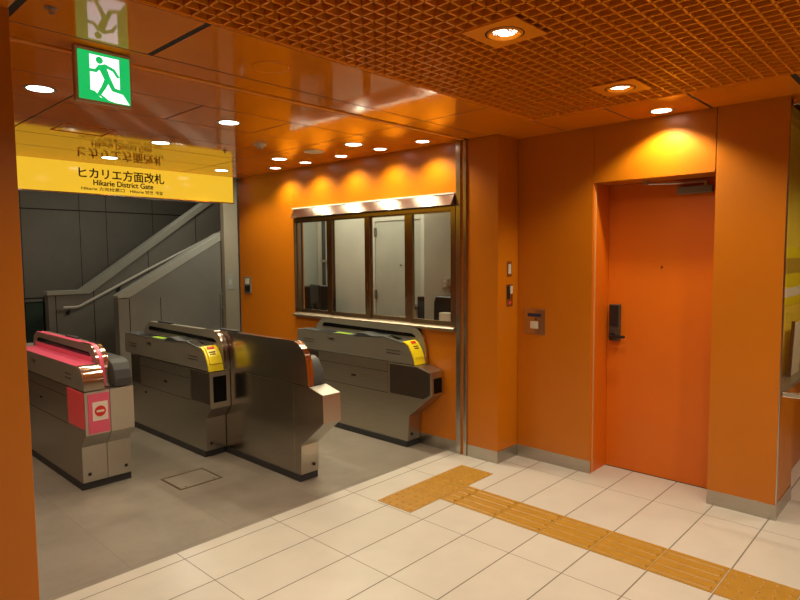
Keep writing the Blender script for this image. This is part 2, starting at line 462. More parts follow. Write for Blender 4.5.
def sprinkler(x, y, label):
    t = tag(empty('sprinkler_head', (x, y, ZC)), label, 'sprinkler')
    MB().cyl((x, y, ZC-.004), .020, .004).build('escutcheon', M['steel'], t)
    MB().cyl((x, y, ZC-.018), .006, .014).build('stem', M['steel'], t)
    MB().cyl((x, y, ZC-.020), .011, .002).build('deflector', M['steel'], t)
sprinkler(2.684, 4.478, 'small dark sprinkler head above the right end of the yellow sign')
sprinkler(.758, 2.377, 'small metal sprinkler head at the top left beside the left wall')

# ------------------------------------------------------------------ shutter guide post
t = tag(empty('shutter_guide', (XW, 2.84, 0)), 'tall steel shutter guide rail with a dark slot right of the booth window', 'shutter rail')
MB().box((XW-.014, 2.8465, 0), (XW+.02, 2.8905, ZC-.004)).build('channel', M['steel_v'], t, bevel=.002)
MB().box((XW-.014, 2.7905, 0), (XW+.02, 2.8195, ZC-.004)).build('channel', M['steel_v'], t, bevel=.002)
MB().box((XW+.008, 2.8195, 0), (XW+.018, 2.8465, ZC-.004)).build('slot', M['groove'], t)

# ------------------------------------------------------------------ booth window
win = struct(empty('window_1', (XW, 3.94, .968)))
Y0, Y1 = 2.8975, 4.9535
f = MB()
f.box((XW-.010, 4.944, .985), (XW+.075, Y1, 1.95)); f.box((XW-.010, Y0, .985), (XW+.075, 2.944, 1.95))
f.box((XW-.006, 2.944, 1.915), (XW+.075, 4.944, 1.95))
f.build('window_frame', M['bronze'], win, bevel=.003)
# head hood: shiny, sloping face under a bright top edge
MB().prism([(XW-.070, 1.953), (XW+.06, 1.95), (XW+.06, 2.046), (XW-.018, 2.046), (XW-.020, 2.040)], 'y', Y0, Y1-.03).build('hood', M['hood'], win, bevel=.0015)
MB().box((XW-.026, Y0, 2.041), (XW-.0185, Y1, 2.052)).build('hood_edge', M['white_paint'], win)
MB().prism([(XW-.040, .972), (XW+.075, .972), (XW+.075, 1.012), (XW-.028, 1.002), (XW-.040, .992)], 'y', Y0, Y1).build('sill', brushed('sill_steel', (.34, .29, .22), .46), win, bevel=.002)
panes = [(4.936, 4.478, 4.944, 4.420, .022), (4.384, 3.935, 4.420, 3.872, .006), (3.864, 3.463, 3.872, 3.392, .022), (3.364, 2.957, 3.392, 2.944, .006)]
for i, (ga, gb, fa, fb, dx) in enumerate(panes):
    x0 = XW + dx
    s = MB()
    s.box((x0, fb, 1.006), (x0+.018, gb, 1.915)); s.box((x0, ga if ga < fa-.004 else fa-.006, 1.006), (x0+.018, fa, 1.915))
    s.box((x0, gb, 1.006), (x0+.018, ga, 1.046)); s.box((x0, gb, 1.905), (x0+.018, ga, 1.915))
    so = s.build('sash', M['bronze'], win, bevel=.002)
    MB().box((x0+.007, gb, 1.046), (x0+.011, ga, 1.905)).build('pane', M['glass'], so)
    ly = {0: 4.43, 1: 3.897, 2: 3.85, 3: 2.957}[i]
    if i: MB().box((x0-.008, ly-.006, 1.27), (x0, ly+.006, 1.33)).build('latch', M['steel_p'], so, bevel=.002)
# shadow-side reveal between overlapping sashes
mu = MB()
for y0, y1 in ((4.400, 4.445), (3.885, 3.920), (3.385, 3.440)): mu.box((XW+.046, y0, 1.006), (XW+.062, y1, 1.915))
mu.build('mullion', M['bronze'], win, bevel=.002)

# ------------------------------------------------------------------ staff booth behind the glass
BX = 4.9
struct(MB().box((BX, 3.8, 0), (BX+.1, 6.12, 2.6)).build('wall_booth_back', M['booth_wall']))
struct(MB().box((XW+.121, 6.03, 0), (BX, 6.10, 2.6)).build('wall_booth_end', M['booth_grey']))  # grey colour stands in for shade on this wall facing away
struct(MB().box((4.62, 2.62, 0), (BX, 4.0, 2.5)).build('wall_booth_side', M['booth_wall']))
struct(MB().box((4.225, 2.52, 0), (BX+.1, 2.62, 2.6)).build('wall_booth_near', M['booth_wall']))
struct(MB().box((XW+.121, 2.62, 2.5), (BX, 6.03, 2.6)).build('ceiling_booth', M['booth_wall']))
struct(MB().box((XW+.125, 2.80, 0), (BX, 6.03, .008)).build('floor_booth', M['carpet']))
# white door in the back wall
d2 = struct(empty('door_2', (BX, 4.62, 0)))
fr = MB(); fr.box((BX-.02, 4.975, 0), (BX, 5.025, 2.02)); fr.box((BX-.02, 4.22, 0), (BX, 4.275, 2.02)); fr.box((BX-.02, 4.275, 1.962), (BX, 4.975, 2.02))
fr.build('door_frame', M['booth_wall'], d2, bevel=.003)
MB().box((BX-.010, 4.280, .012), (BX-.001, 4.970, 1.957)).build('door_leaf', M['booth_door'], d2)
for z in (1.08, 1.79): MB().box((BX-.028, 4.950, z), (BX-.012, 4.985, z+.10)).build('hinge', M['metal_grey'], d2, bevel=.002)
MB().cyl((BX-.026, 4.572, 1.466), .009, .016, 'x').build('peephole', M['metal_grey'], d2)
MB().cyl((BX-.05, 4.36, 1.02), .028, .038, 'x').build('door_knob', M['steel'], d2, smooth=True)
# light switch on the nearer white wall
t = tag(empty('wall_switch', (4.62, 3.72, 1.24)), 'ivory two-gang light switch on the white booth wall behind the right pane', 'light switch')
MB().box((4.612, 3.68, 1.240), (4.62, 3.768, 1.346)).build('switch_plate', M['plastic_white'], t, bevel=.003)
for z in (1.258, 1.300): MB().box((4.607, 3.702, z), (4.612, 3.746, z+.030)).build('rocker', M['white_paint'], t, bevel=.002)
t = tag(empty('conduit_pipe', (BX-.05, 5.87, 0)), 'thin dark vertical conduit in the booth corner behind the left pane', 'conduit')
MB().cyl((BX-.04, 5.87, .008), .022, 2.49).build('pipe', M['pad_grey'], t, smooth=True)
for z in (.6, 1.5, 2.2): MB().box((BX-.066, 5.84, z), (BX, 5.90, z+.03)).build('clamp', M['steel'], t)

def office_chair(x, y, rz, label, top=1.15):
    t = tag(empty('office_chair', (x, y, .008)), label, 'office chair')
    R = Matrix.Rotation(rz, 4, 'Z')
    def fin(m, n, mt, bv=.0, sm=False):
        bmesh.ops.transform(m.bm, matrix=Matrix.Translation((x, y, .008)) @ R, verts=m.bm.verts[:])
        return m.build(n, mt, t, bevel=bv, smooth=sm, seg=3)
    fin(MB().box((-.22, -.22, .44), (.22, .20, .51)), 'seat', M['black'], .03)
    b = MB(); b.prism([(-.23, .60), (.23, .60), (.22, top-.06), (.19, top), (-.19, top), (-.22, top-.06)], 'y', .19, .24)
    fin(b, 'backrest', M['black'], .02)
    fin(MB().box((-.03, .20, .47), (.03, .23, .66)), 'back_bracket', M['black'], .004)
    fin(MB().cyl((0, 0, .09), .03, .36), 'column', M['black'], sm=True)
    for k in range(5):
        a = 2*PI*k/5+.3; c, s = math.cos(a), math.sin(a)
        fin(MB().tube([(0, 0, .11), (.11*c, .11*s, .095), (.22*c, .22*s, .075)], .018, 8), 'leg', M['black'])
        fin(MB().cyl((.22*c, .22*s-.02, .027), .027, .04, 'y', 16), 'caster', M['black'], sm=True)
    for sx in (-1, 1):
        fin(MB().tube([(sx*.22, .05, .47), (sx*.26, .05, .48), (sx*.26, .05, .63)], .015, 8).box((sx*.26-.025, -.10, .63), (sx*.26+.025, .12, .66)), 'armrest', M['black'])
    return t
office_chair(4.30, 3.60, -PI/2-.12, 'black high-backed office chair behind the right pane of the booth window', 1.17)
office_chair(4.38, 5.52, -PI/2+.75, 'black office chair turned aside behind the left pane of the booth window', 1.22)
t = tag(empty('cabinet', (4.75, 4.07, .008)), 'narrow black cabinet against the white door behind the right pane', 'cabinet')
MB().box((4.64, 4.005, .008), (4.86, 4.115, 1.15)).build('body', M['black'], t, bevel=.006)
MB().box((4.637, 4.015, .05), (4.64, 4.105, 1.10)).build('drawer_front', M['pad_grey'], t)
t = tag(empty('telephone', (4.74, 4.035, 1.15)), 'dark upright telephone handset on top of the narrow black cabinet', 'telephone')
MB().box((4.70, 4.008, 1.15), (4.78, 4.06, 1.165)).build('base', M['black'], t, bevel=.003)
MB().box((4.72, 4.014, 1.165), (4.75, 4.054, 1.262)).build('handset', M['black'], t, bevel=.006)
# narrow counter along the window with papers and a monitor
t = tag(empty('staff_counter', (3.93, 4.4, 0)), 'pale staff counter standing along the inside of the booth window', 'counter')
MB().box((3.86, 2.85, .74), (4.06, 5.98, .775)).build('countertop', M['booth_wall'], t, bevel=.004)
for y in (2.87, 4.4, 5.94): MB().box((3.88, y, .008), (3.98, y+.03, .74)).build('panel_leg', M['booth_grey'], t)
t = tag(empty('monitor', (3.98, 4.93, .775)), 'black monitor on the counter behind the left pane of the booth window', 'monitor')
T = Matrix.Translation((3.975, 4.98, .775)) @ Matrix.Rotation(1.25, 4, 'Z')
def fin(m, n, mt, bv=0):
    bmesh.ops.transform(m.bm, matrix=T, verts=m.bm.verts[:]); return m.build(n, mt, t, bevel=bv)
fin(MB().box((-.08, -.06, 0), (.08, .06, .012)), 'foot', M['black'], .004)
fin(MB().box((-.02, -.012, .012), (.02, .012, .30)), 'neck', M['black'])
fin(MB().box((-.13, -.035, .255), (.13, -.010, .50)), 'casing', M['black'], .006)
fin(MB().box((-.118, -.038, .268), (.118, -.035, .488)), 'screen', M['screen'])
t = tag(empty('document_tray', (3.97, 3.2, .775)), 'white papers standing in a tray behind the bottom of the right pane', 'paper tray')
MB().box((3.88, 3.10, .775), (4.05, 3.26, .83)).build('tray', M['plastic_white'], t, bevel=.004)
MB().box((3.93, 3.12, .81), (4.0, 3.24, 1.085)).build('paper_stack', M['white_paint'], t, bevel=.002)
L = bpy.data.lights.new('booth_lamp', 'AREA'); L.energy = 19; L.color = (1, .95, .74); L.shape = 'RECTANGLE'; L.size = .6; L.size_y = 1.8
o = bpy.data.objects.new('booth_lamp', L); COL.objects.link(o); o.location = (4.40, 4.9, 2.485)

# ------------------------------------------------------------------ orange door
dr = struct(empty('door_1', (XD, 1.5, 0)))
MB().box((XD, 1.131, .004), (XD+.045, 1.902, 2.055)).build('door_leaf', M['door'], dr, bevel=.002)
MB().box((XD-.001, 1.131, 0), (XD+.045, 1.902, .0039)).build('threshold', M['groove'], dr)
lk = MB().box((XD-.032, 1.800, .940), (XD, 1.880, 1.205)).build('door_lock', M['lock'], dr, bevel=.006)
MB().box((XD-.036, 1.808, 1.048), (XD-.032, 1.874, 1.198)).build('keypad', M['black'], lk, bevel=.002)
lv_ = MB().tube([(XD-.032, 1.852, .975), (XD-.068, 1.852, .975), (XD-.074, 1.842, .976), (XD-.074, 1.745, .979)], .011, 12).cyl((XD-.040, 1.852, .975), .024, .008, 'x', 24).build('lever', M['black'], lk, smooth=True)
MB().cyl((XD-.006, 1.522, 1.475), .008, .006, 'x', 20).build('peephole', M['steel_p'], dr)
c = MB().box((XD-.046, 1.205, 1.958), (XD, 1.425, 2.006)).build('door_closer', M['metal_grey'], dr, bevel=.004)
MB().tube([(XD-.024, 1.250, 2.006), (XD-.024, 1.250, 2.030)], .012).box((XD-.036, 1.243, 2.024), (XD-.020, 1.405, 2.036)).build('closer_arm', M['steel'], c)
MB().tube([(XD-.10, 1.60, 2.036), (XD-.030, 1.395, 2.030)], .007).box((XD-.13, 1.585, 2.030), (XD-.08, 1.615, 2.0555)).build('closer_arm', M['steel'], c)
# dark stop strip on the hinge side
MB().box((XD-.014, 1.131, 1.94), (XD-.001, 1.150, 2.055)).build('hinge_strip', M['groove'], dr)

# ------------------------------------------------------------------ wall fittings
def plate_y(name, x0, x1, y, z0, z1, label, cat):          # on a face that looks towards -Y
    t = tag(empty(name, ((x0+x1)/2, y, z0)), label, cat)
    MB().box((x0, y-.006, z0), (x1, y, z1)).build('cover_plate', M['steel_v'], t, bevel=.002)
    return t
t = plate_y('wall_switch', 3.842, 3.902, 2.51, 1.405, 1.518, 'slim steel switch plate, upper of two fittings on the pier side', 'light switch')
MB().box((3.855, 2.501, 1.425), (3.889, 2.504, 1.498)).build('rocker', M['plastic_white'], t, bevel=.002)
t = plate_y('key_switch', 3.834, 3.918, 2.51, 1.180, 1.345, 'steel key switch box with dark and pale buttons, lower fitting on the pier side', 'key switch')
MB().box((3.842, 2.500, 1.235), (3.874, 2.504, 1.335)).build('slot_cover', M['black'], t, bevel=.002)
MB().box((3.880, 2.500, 1.275), (3.910, 2.504, 1.335)).build('label_card', M['plastic_white'], t)
MB().cyl((3.876, 2.5005, 1.206), .011, .004, 'y', 20).build('push_button', M['pink_red'], t)
t = tag(empty('shutter_control_panel', (XR, 2.36, .965)), 'square steel control plate with a blue strip and white cover on the recessed wall', 'control panel')
MB().box((XR-.006, 2.271, .967), (XR, 2.449, 1.162)).build('cover_plate', M['steel_v'], t, bevel=.002)
MB().box((XR-.009, 2.303, 1.101), (XR-.006, 2.415, 1.125)).build('name_strip', pbr('navy_strip', (.015, .025, .07), .4), t)
MB().box((XR-.014, 2.328, 1.012), (XR-.006, 2.390, 1.066)).build('cover_flap', M['plastic_white'], t, bevel=.002)
for dy, dz in ((.008, .006), (.165, .006), (.008, .182), (.165, .182)):
    MB().cyl((XR-.008, 2.274+dy, .970+dz), .005, .002, 'x', 12).build('screw', M['steel_p'], t)
MB().cyl((XR-.010, 2.345, 1.083), .008, .004, 'x', 16).build('key_cylinder', M['black'], t)
t = tag(empty('card_reader', (XW, 5.80, 1.17)), 'small dark steel card reader on the orange wall left of the booth window', 'card reader')
MB().box((XW-.012, 5.745, 1.168), (XW, 5.875, 1.352)).build('casing', M['metal_grey'], t, bevel=.003)
MB().box((XW-.015, 5.76, 1.185), (XW-.012, 5.86, 1.255)).build('reader_face', M['black'], t, bevel=.002)
MB().box((XW-.015, 5.77, 1.27), (XW-.012, 5.85, 1.335)).build('label_card', M['plastic_white'], t)

# ------------------------------------------------------------------ showcase on the near pier's side
t = tag(empty('display_case', (4.15, .75, 0)), 'steel framed glass display case with yellow backing at the right edge', 'display case')
MB().box((XR-.002, .750, 0), (XR+.014, .7568, ZC)).build('corner_post', M['steel_v'], t, bevel=.001)
MB().box((XR+.014, .753, 0), (XR+.028, .7568, ZC)).build('corner_gap', M['groove'], t)
MB().box((XR+.031, .850, .767), (5.59, .8595, 2.384)).build('backing', M['yellow_back'], t)
MB().box((XR+.028, .752, .767), (5.59, .756, 2.384)).build('pane', M['glass'], t)
MB().box((XR+.030, .752, .737), (5.59, .859, .766)).build('rail', M['metal_grey'], t, bevel=.002)
MB().box((XR+.028, .748, 2.385), (5.59, .859, 2.419)).build('rail', M['steel_v'], t, bevel=.002)
t = tag(empty('glass_screen', (4.008, -.7, 0)), 'frameless clear glass screen with a bright steel rail running off the right edge', 'glass screen')
MB().box((4.004, -2.2, .768), (4.012, .738, 2.384)).build('pane', M['glass'], t)
MB().box((3.994, -2.2, .738), (4.022, .742, .767)).build('rail', M['steel_p'], t, bevel=.004)
MB().box((3.998, -2.2, 2.385), (4.018, .742, 2.415)).build('head_rail', M['steel_v'], t, bevel=.002)
MB().box((3.994, -2.24, 0), (4.022, -2.201, 2.43)).build('end_post', M['steel_v'], t, bevel=.002)
t = tag(empty('poster', (4.9, .85, 1.2)), 'yellow and cream striped notice behind the glass at the right edge', 'poster')
MB().box((4.35, .8465, 1.22), (5.4, .8495, 1.60)).build('sheet', M['yellow'], t)
MB().box((4.35, .845, 1.275), (5.4, .8465, 1.335)).build('printed_band', M['white_paint'], t)
MB().box((4.35, .845, 1.43), (5.4, .8465, 1.53)).build('printed_band', pbr('olive_print', (.42, .30, .03), .5), t)
t = tag(empty('leaflet_holder', (4.6, .80, .767)), 'leaning pale leaflets in a dark holder above the steel rail', 'leaflet holder')
MB().prism([(4.52, .767), (4.80, .767), (4.84, 1.10), (4.60, 1.10)], 'y', .800, .812).build('leaflet', M['white_paint'], t)
MB().prism([(4.505, .767), (4.522, .767), (4.604, 1.12), (4.587, 1.12)], 'y', .796, .814).build('holder_edge', M['black'], t)

# ------------------------------------------------------------------ tactile paving
def bars(x0, x1, y0, y1, along='y'):
    m = MB().box((x0+.002, y0+.002, 0), (x1-.002, y1-.002, .003))
    n = 4
    for i in range(n):
        c_ = x0 + (i+.5)*(x1-x0)/n
        m.prism([(c_-.017, .003), (c_+.017, .003), (c_+.010, .008), (c_-.010, .008)], 'y', y0+.014, y1-.014)
    return m
def dots(x0, x1, y0, y1):
    m = MB().box((x0+.002, y0+.002, 0), (x1-.002, y1-.002, .003))
    for i in range(5):
        for j in range(5):
            m.ring([(.0115, 0), (.0085, .003), (.005, .005)], (x0+(i+.5)*(x1-x0)/5, y0+(j+.5)*(y1-y0)/5, .003), 'z', 10, closed=False)
    return m
GT = 'ochre tactile paving tiles'
hx = [2.640, 2.937, 3.232, 3.528]
for i, lab in enumerate(('left end of the T, nearest the gates', 'middle of the T where the strip joins', 'right end of the T, nearest the pier')):
    o = dots(hx[i], hx[i+1], 2.410, 2.694).build('tactile_tile', M['tactile']); tag(o, 'ochre dotted tactile tile at the ' + lab, 'tactile tile', GT)
ord_ = ['first', 'second', 'third', 'fourth', 'fifth', 'sixth']
ys = [2.408, 2.302, 2.000, 1.698, 1.396, 1.093, .791]
for i in range(6):
    o = bars(2.926, 3.226, ys[i+1], ys[i]).build('tactile_tile', M['tactile'])
    tag(o, 'ochre ribbed tactile tile, %s of the strip counted from the T%s' % (ord_[i], ', a short cut piece' if i == 0 else ''), 'tactile tile', GT)
for i, (ya, yb) in enumerate(((.489, .789), (.187, .487))):
    o = dots(2.926, 3.226, ya, yb).build('tactile_tile', M['tactile'])
    tag(o, 'ochre dotted tactile tile ' + ('where the ribbed strip ends at the lower right' if i == 0 else 'beyond the ribbed strip, nearest the camera'), 'tactile tile', GT)

# floor access cover in the gate lane
t = tag(empty('floor_access_cover', (2.03, 3.94, 0)), 'square stone-filled floor access cover with a worn metal rim between the gates', 'floor cover')
x0, x1, y0, y1 = 1.868, 2.186, 3.80, 4.092
rim = MB()
for a, b in (((x0, y0), (x1, y0+.012)), ((x0, y1-.012), (x1, y1)), ((x0, y0+.012), (x0+.012, y1-.012)), ((x1-.012, y0+.012), (x1, y1-.012))):
    rim.box((a[0], a[1], 0), (b[0], b[1], .003))
rim.build('rim', brushed('worn_brass_rim', (.22, .16, .09), .45), t)
MB().box((x0+.014, y0+.014, 0), (x1-.014, y1-.014, .0024)).build('lid', painted('cover_stone', (.20, .178, .145), .5), t)
for dx in (.05, .262): MB().box((x0+dx, y0+.030, .0024), (x0+dx+.012, y0+.038, .0034)).build('lifting_slot', M['groove'], t)

# ------------------------------------------------------------------ ticket gates
def mirror(pts): return pts
def gate(name, X, yo, sign, label, group, long_front, pad, pad_print, W_=.156, FT=.05):
    """one-sided gate cabinet. X: the reader side's face, sign=+1 -> body lies towards +X (reader looks to -X).
       yo: front edge of the top housing. Profile lengths follow the machine's side view."""
    t = tag(empty(name, (X+sign*W_/2, yo+.8, 0)), label, 'ticket gate', group)
    def xs(a, b): return (X+sign*a, X+sign*b)
    Yf = yo; Yb = yo+1.53
    def pr(m, pts, a, b): p, q = xs(a, b); return m.prism([(Yf+u, z) for u, z in pts], 'x', p, q)
    def bx(m, u0, u1, z0, z1, a, b):
        p, q = xs(a, b); return m.box((p, Yf+u0, z0), (q, Yf+u1, z1))
    bx(MB(), .092, 1.41, 0, .05, -.004, W_).build('base_plinth', M['rubber'], t, bevel=.003)
    if long_front:
        body = [(.085, .05), (1.405, .05), (1.405, .684), (-.02, .684), (-.165, .648), (-.168, .462), (.075, .262)]
    else:
        body = [(.078, .05), (1.405, .05), (1.405, .684), (-.006, .684), (-.008, .400), (.075, .312)]
    pr(MB(), body, 0, W_).build('cabinet', M['cabinet'] if sign > 0 else M['steel_d'], t, bevel=.004)
    # front skin of the cabinet in bright steel
    if long_front:
        sk = [(.083, .052), (.085, .052), (.077, .266), (-.1655, .464), (-.1625, .646), (-.018, .682), (-.018, .6865), (-.1665, .650), (-.1705, .461), (.073, .260)]
    else:
        sk = [(.076, .052), (.080, .052), (.077, .314), (-.005, .402), (-.003, .683), (-.009, .683), (-.011, .399), (.072, .311)]
    pr(MB(), sk, .001, W_-.001).build('front_panel', M['steel'], t, bevel=.001)
    # top housing
    hs = [(.012, .690), (1.53, .690), (1.532, .84), (1.52, .872), (1.48, .877), (1.20, .872), (.70, .872), (.34, .888), (.11, .856), (.075, .835), (.045, .79), (.022, .74)]
    pr(MB(), hs, -.002, W_-FT).build('top_housing', M['metal_grey'], t, bevel=.005)
    # dark top tray and card slot module
    pr(MB(), [(1.46, .8785), (1.20, .874), (.72, .874), (.66, .903), (.60, .905), (.47, .889), (.35, .897), (.12, .860), (.12, .854), (.35, .886), (.66, .868), (1.46, .872)], -.004, W_-FT-.002).build('top_tray', M['pad_grey'], t, bevel=.003)
    bx(MB(), .80, .98, .875, .8775, .012, .062).build('indicator_light', M['led_green'], t)
    bx(MB(), 1.04, 1.24, .875, .8775, .012, .085).build('ticket_slot', M['black'], t)
    pr(MB(), [(.20, .874), (.33, .896), (.33, .899), (.20, .877)], .015, .085).build('display_window', M['steel_p'], t)
    # fin (upright rail with a dark sensor slot)
    fcv = dense([(.30, .985), (.17, .985), (.12, .978), (.07, .955), (.03, .912), (.008, .855), (-.004, .79), (-.008, .70), (-.008, .690)])
    fn = [(1.405, .690), (1.405, .86), (1.385, .905), (1.33, .955), (1.27, .983)] + fcv
    fo = pr(MB(), fn, W_-FT, W_).build('sensor_fin', M['steel_d'] if not pad_print else M['metal_grey'], t, bevel=.004, smooth=False)
    edge = band(fcv, -.002, .003)
    pr(MB(), edge, W_-FT+.001, W_-FT*.5).build('edge_strip', M['steel_p'], fo, smooth=True)
    pr(MB(), edge, W_-FT*.4, W_-.001).build('edge_strip', M['steel_p'], fo, smooth=True)
    pr(MB(), [(1.29, .908), (1.28, .935), (1.25, .943), (.14, .925), (.10, .905), (.10, .897)], W_-FT-.0035, W_-FT+.001).build('sensor_slot', M['screen'], fo)
    bx(MB(), .88, 1.13, .9835, .998, W_-FT*.8, W_-FT*.2).build('rubber_cap', M['rubber'], fo, bevel=.004)
    # reader pad wrapping the front of the housing
    pd = [(.125, .862), (.105, .860), (.07, .840), (.038, .792), (.012, .738), (.000, .690), (-.008, .690), (.003, .742), (.028, .798), (.062, .848), (.10, .870), (.125, .872)]
    po = pr(MB(), pd, -.005, W_-FT-.002).build('reader_pad', pad, t, smooth=True)
    if pad_print:
        pl = [(.100, .8735), (.062, .8495), (.028, .7995), (.004, .745), (-.004, .747), (.020, .804), (.056, .8545), (.098, .879)]
        pr(MB(), pl, .012, W_-FT-.006).build('raised_plate', pad, po, bevel=.004)
        for (u0, z0, u1, z1) in ((.074, .872, .058, .860),):
            for k, (a, b) in enumerate(((.026, .040), (.043, .054), (.057, .068), (.071, .080))):
                pr(MB(), [(u0, z0-.001), (u1-.002, z1-.004), (u1-.006, z1-.001), (u0-.004, z0+.003)], a, b).build('printed_mark', M['red'], po)
        for (u0, z0, u1, z1) in ((.043, .8385, .039, .832), (.033, .8225, .029, .816)):
            for a, b in ((.030, .038), (.041, .052), (.055, .060), (.063, .078)):
                pr(MB(), [(u0+.002, z0-.004), (u1+.002, z1-.004), (u1-.004, z1+.001), (u0-.004, z0+.001)], a, b).build('printed_mark', M['dark_print'], po)
    # dark side window near the front, another at the far end
    if long_front: swp = [(.28, .672), (-.02, .676), (-.158, .642), (-.160, .472), (-.088, .428), (.28, .428)]
    else: swp = [(.285, .678), (.004, .678), (.003, .432), (.285, .432)]
    pr(MB(), swp, -.003, .012).build('side_window', M['dark_glass'], t, bevel=.002)
    bx(MB(), 1.215, 1.400, .432, .682, -.003, .012).build('side_window', M['dark_glass'], t, bevel=.002)
    bx(MB(), .289, .300, .432, .682, -.003, .010).build('side_trim', M['steel'], t)
    # front screen in a light frame
    if long_front and pad_print:
        bx(MB(), -.1735, -.168, .476, .596, .034, .128).build('front_screen', M['screen'], t, bevel=.001)
    elif not long_front:
        bx(MB(), -.0135, -.008, .445, .648, .026, W_-.036).build('front_screen', M['screen'], t, bevel=.001)
    # seams, keyholes, louvres, bolts
    for z, a, b in ((.600, .31, 1.20), (.424, .31, 1.40)):
        bx(MB(), a, b, z-.002, z+.002, -.0012, .002).build('panel_seam', M['groove'], t)
    bx(MB(), .303, .306, .43, .68, -.0012, .002).build('panel_seam', M['groove'], t)
    for u0 in (1.28, .16):
        for z in (.760, .785): bx(MB(), u0, u0+.16, z, z+.006, -.0032, -.001).build('vent', M['groove'], t)
    bx(MB(), .98, 1.06, .805, .830, -.0034, -.001).build('key_plate', M['steel'], t)
    bx(MB(), .998, 1.042, .812, .823, -.0042, -.003).build('keyhole', M['groove'], t)
    bx(MB(), .70, .76, .510, .528, -.0018, .002).build('key_plate', M['groove'], t)
    bx(MB(), 1.10, 1.14, .360, .376, -.0018, .002).build('key_plate', M['groove'], t)
    fy = .073
    MB().box((xs(.034, .05)[0], Yf+fy-.003, .098), (xs(.034, .052)[1], Yf+fy+.004, .116)).build('bolt', M['groove'], t)
    return t, Yf
GG = 'automatic ticket gates'
gate('ticket_gate', 2.326, 4.200, 1, 'grey steel ticket gate with yellow reader pad, right of the pink gate', GG, False, M['yellow'], True, .174)
gate('ticket_gate', 3.564, 3.190, 1, 'grey steel ticket gate with yellow reader pad, against the wall under the booth window', GG, True, M['yellow'], True, .152, .032)
t3, yf3 = gate('ticket_gate', 2.655, 3.222, -1, 'plain-backed hairline steel ticket gate jutting towards the camera in the middle', GG, True, M['pad_grey'], False, .152)
# seams on the blank back of the middle gate
xb = 2.655-.152
MB().box((xb-.001, yf3+.0, .682), (xb+.001, yf3+1.40, .686)).build('panel_seam', M['steel_p'], t3)
MB().box((xb-.001, yf3+.150, .06), (xb+.001, yf3+.153, .682)).build('panel_seam', M['steel_p'], t3)

# pink, closed gate: two halves back to back
t = tag(empty('ticket_gate', (1.583, 5.0, 0)), 'pink-topped closed ticket gate with a red no-entry notice at the left', 'ticket gate', GG)
xa, xm, xz = 1.421, 1.583, 1.742
def pr(pts, a, b, m=None): return (m or MB()).prism([(4.19+u, z) for u, z in pts], 'x', a, b)
def bx(u0, u1, z0, z1, a, b): return MB().box((a, 4.19+u0, z0), (b, 4.19+u1, z1))
bx(.094, 1.41, 0, .05, xa-.004, xz+.004).build('base_plinth', M['rubber'], t, bevel=.003)
body = [(.086, .05), (1.405, .05), (1.405, .684), (0, .684), (0, .395), (.086, .300)]
pr(body, xa, xm-.001).build('cabinet', M['cabinet'], t, bevel=.003)
pr(body, xm+.001, xz).build('cabinet', M['cabinet'], t, bevel=.003)
sk = [(.083, .052), (.088, .052), (.089, .301), (.003, .396), (.003, .683), (-.004, .683), (-.004, .393), (.082, .298)]
pr(sk, xa+.001, xm-.002).build('front_panel', M['steel'], t)
pr(sk, xm+.002, xz-.001).build('front_panel', M['steel'], t)
hs = [(1.45, .690), (1.45, .82), (1.43, .845)] + dense([(.112, .845), (.105, .845), (.065, .832), (.030, .800), (.008, .755), (0, .690)])
pr(hs, xa, xm-.030).build('top_housing', M['metal_grey'], t, bevel=.003)
ncv = dense([(.112, .845), (.105, .845), (.065, .832), (.030, .800), (.008, .755), (0, .690)])
ns = band(ncv, -.002, .004)
pr(ns, xa+.001, xm-.031).build('nose_cover', M['steel_p'], t, smooth=True)
bx(.114, 1.44, .845, .8475, xa+.001, xm-.030).build('top_shelf', M['pink'], t)
hs2 = [(.012, .690), (1.45, .690), (1.45, .84), (.36, .872), (.11, .868), (.06, .845), (.03, .80), (.012, .74)]
pr(hs2, xm+.045, xz).build('top_housing', M['pad_grey'], t, bevel=.004)
fcv = dense([(.40, .966), (.27, .966), (.215, .955), (.165, .928), (.122, .882), (.098, .820), (.088, .76), (.084, .690)])
fn = [(1.50, .690), (1.50, .88), (1.48, .925), (1.43, .955), (1.36, .966)] + fcv
fo = pr(fn, xm-.030, xm+.045).build('sensor_fin', M['metal_grey'], t, bevel=.003)
eg = band(fcv, -.002, .003)
pr(eg, xm-.029, xm-.017).build('edge_strip', M['steel_p'], fo, smooth=True); pr(eg, xm+.013, xm+.044).build('edge_strip', M['steel_p'], fo, smooth=True)
pr(band([(1.36, .966)] + fcv, -.002, .0032), xm-.016, xm+.012).build('pink_stripe', M['pink'], fo, smooth=True)
bx(.27, 1.40, .966, .9685, xm-.029, xm-.016).build('pink_stripe', M['pink'], fo)
pr([(1.38, .893), (1.37, .918), (1.32, .925), (.26, .912), (.235, .897), (.235, .885)], xm-.0325, xm-.029).build('sensor_slot', M['screen'], fo)
bx(.20, 1.44, .848, .884, xm-.0325, xm-.029).build('lower_strip', M['pink'], fo)
bx(.62, .86, .967, .980, xm+.014, xm+.040).build('rubber_cap', M['rubber'], fo, bevel=.003)
bx(-.009, -.004, .402, .668, xa+.020, xm-.006).build('front_notice', M['pink_red'] if False else M['pink'], t)
nt = bx(-.0105, -.009, .486, .612, xa+.046, xm-.018).build('notice_card', M['white_paint'], t)
cxn, czn = (xa+.046+xm-.018)/2, .549
MB().cyl((cxn, 4.19-.0118, czn), .036, .0013, 'y', 40).build('no_entry_disc', M['red'], nt)
MB().box((cxn-.024, 4.19-.0128, czn-.007), (cxn+.024, 4.19-.0118, czn+.007)).build('no_entry_bar', M['white_paint'], nt)
bx(.006, .310, .432, .680, xa-.003, xa+.01).build('side_window', M['pink_red'], t, bevel=.002)
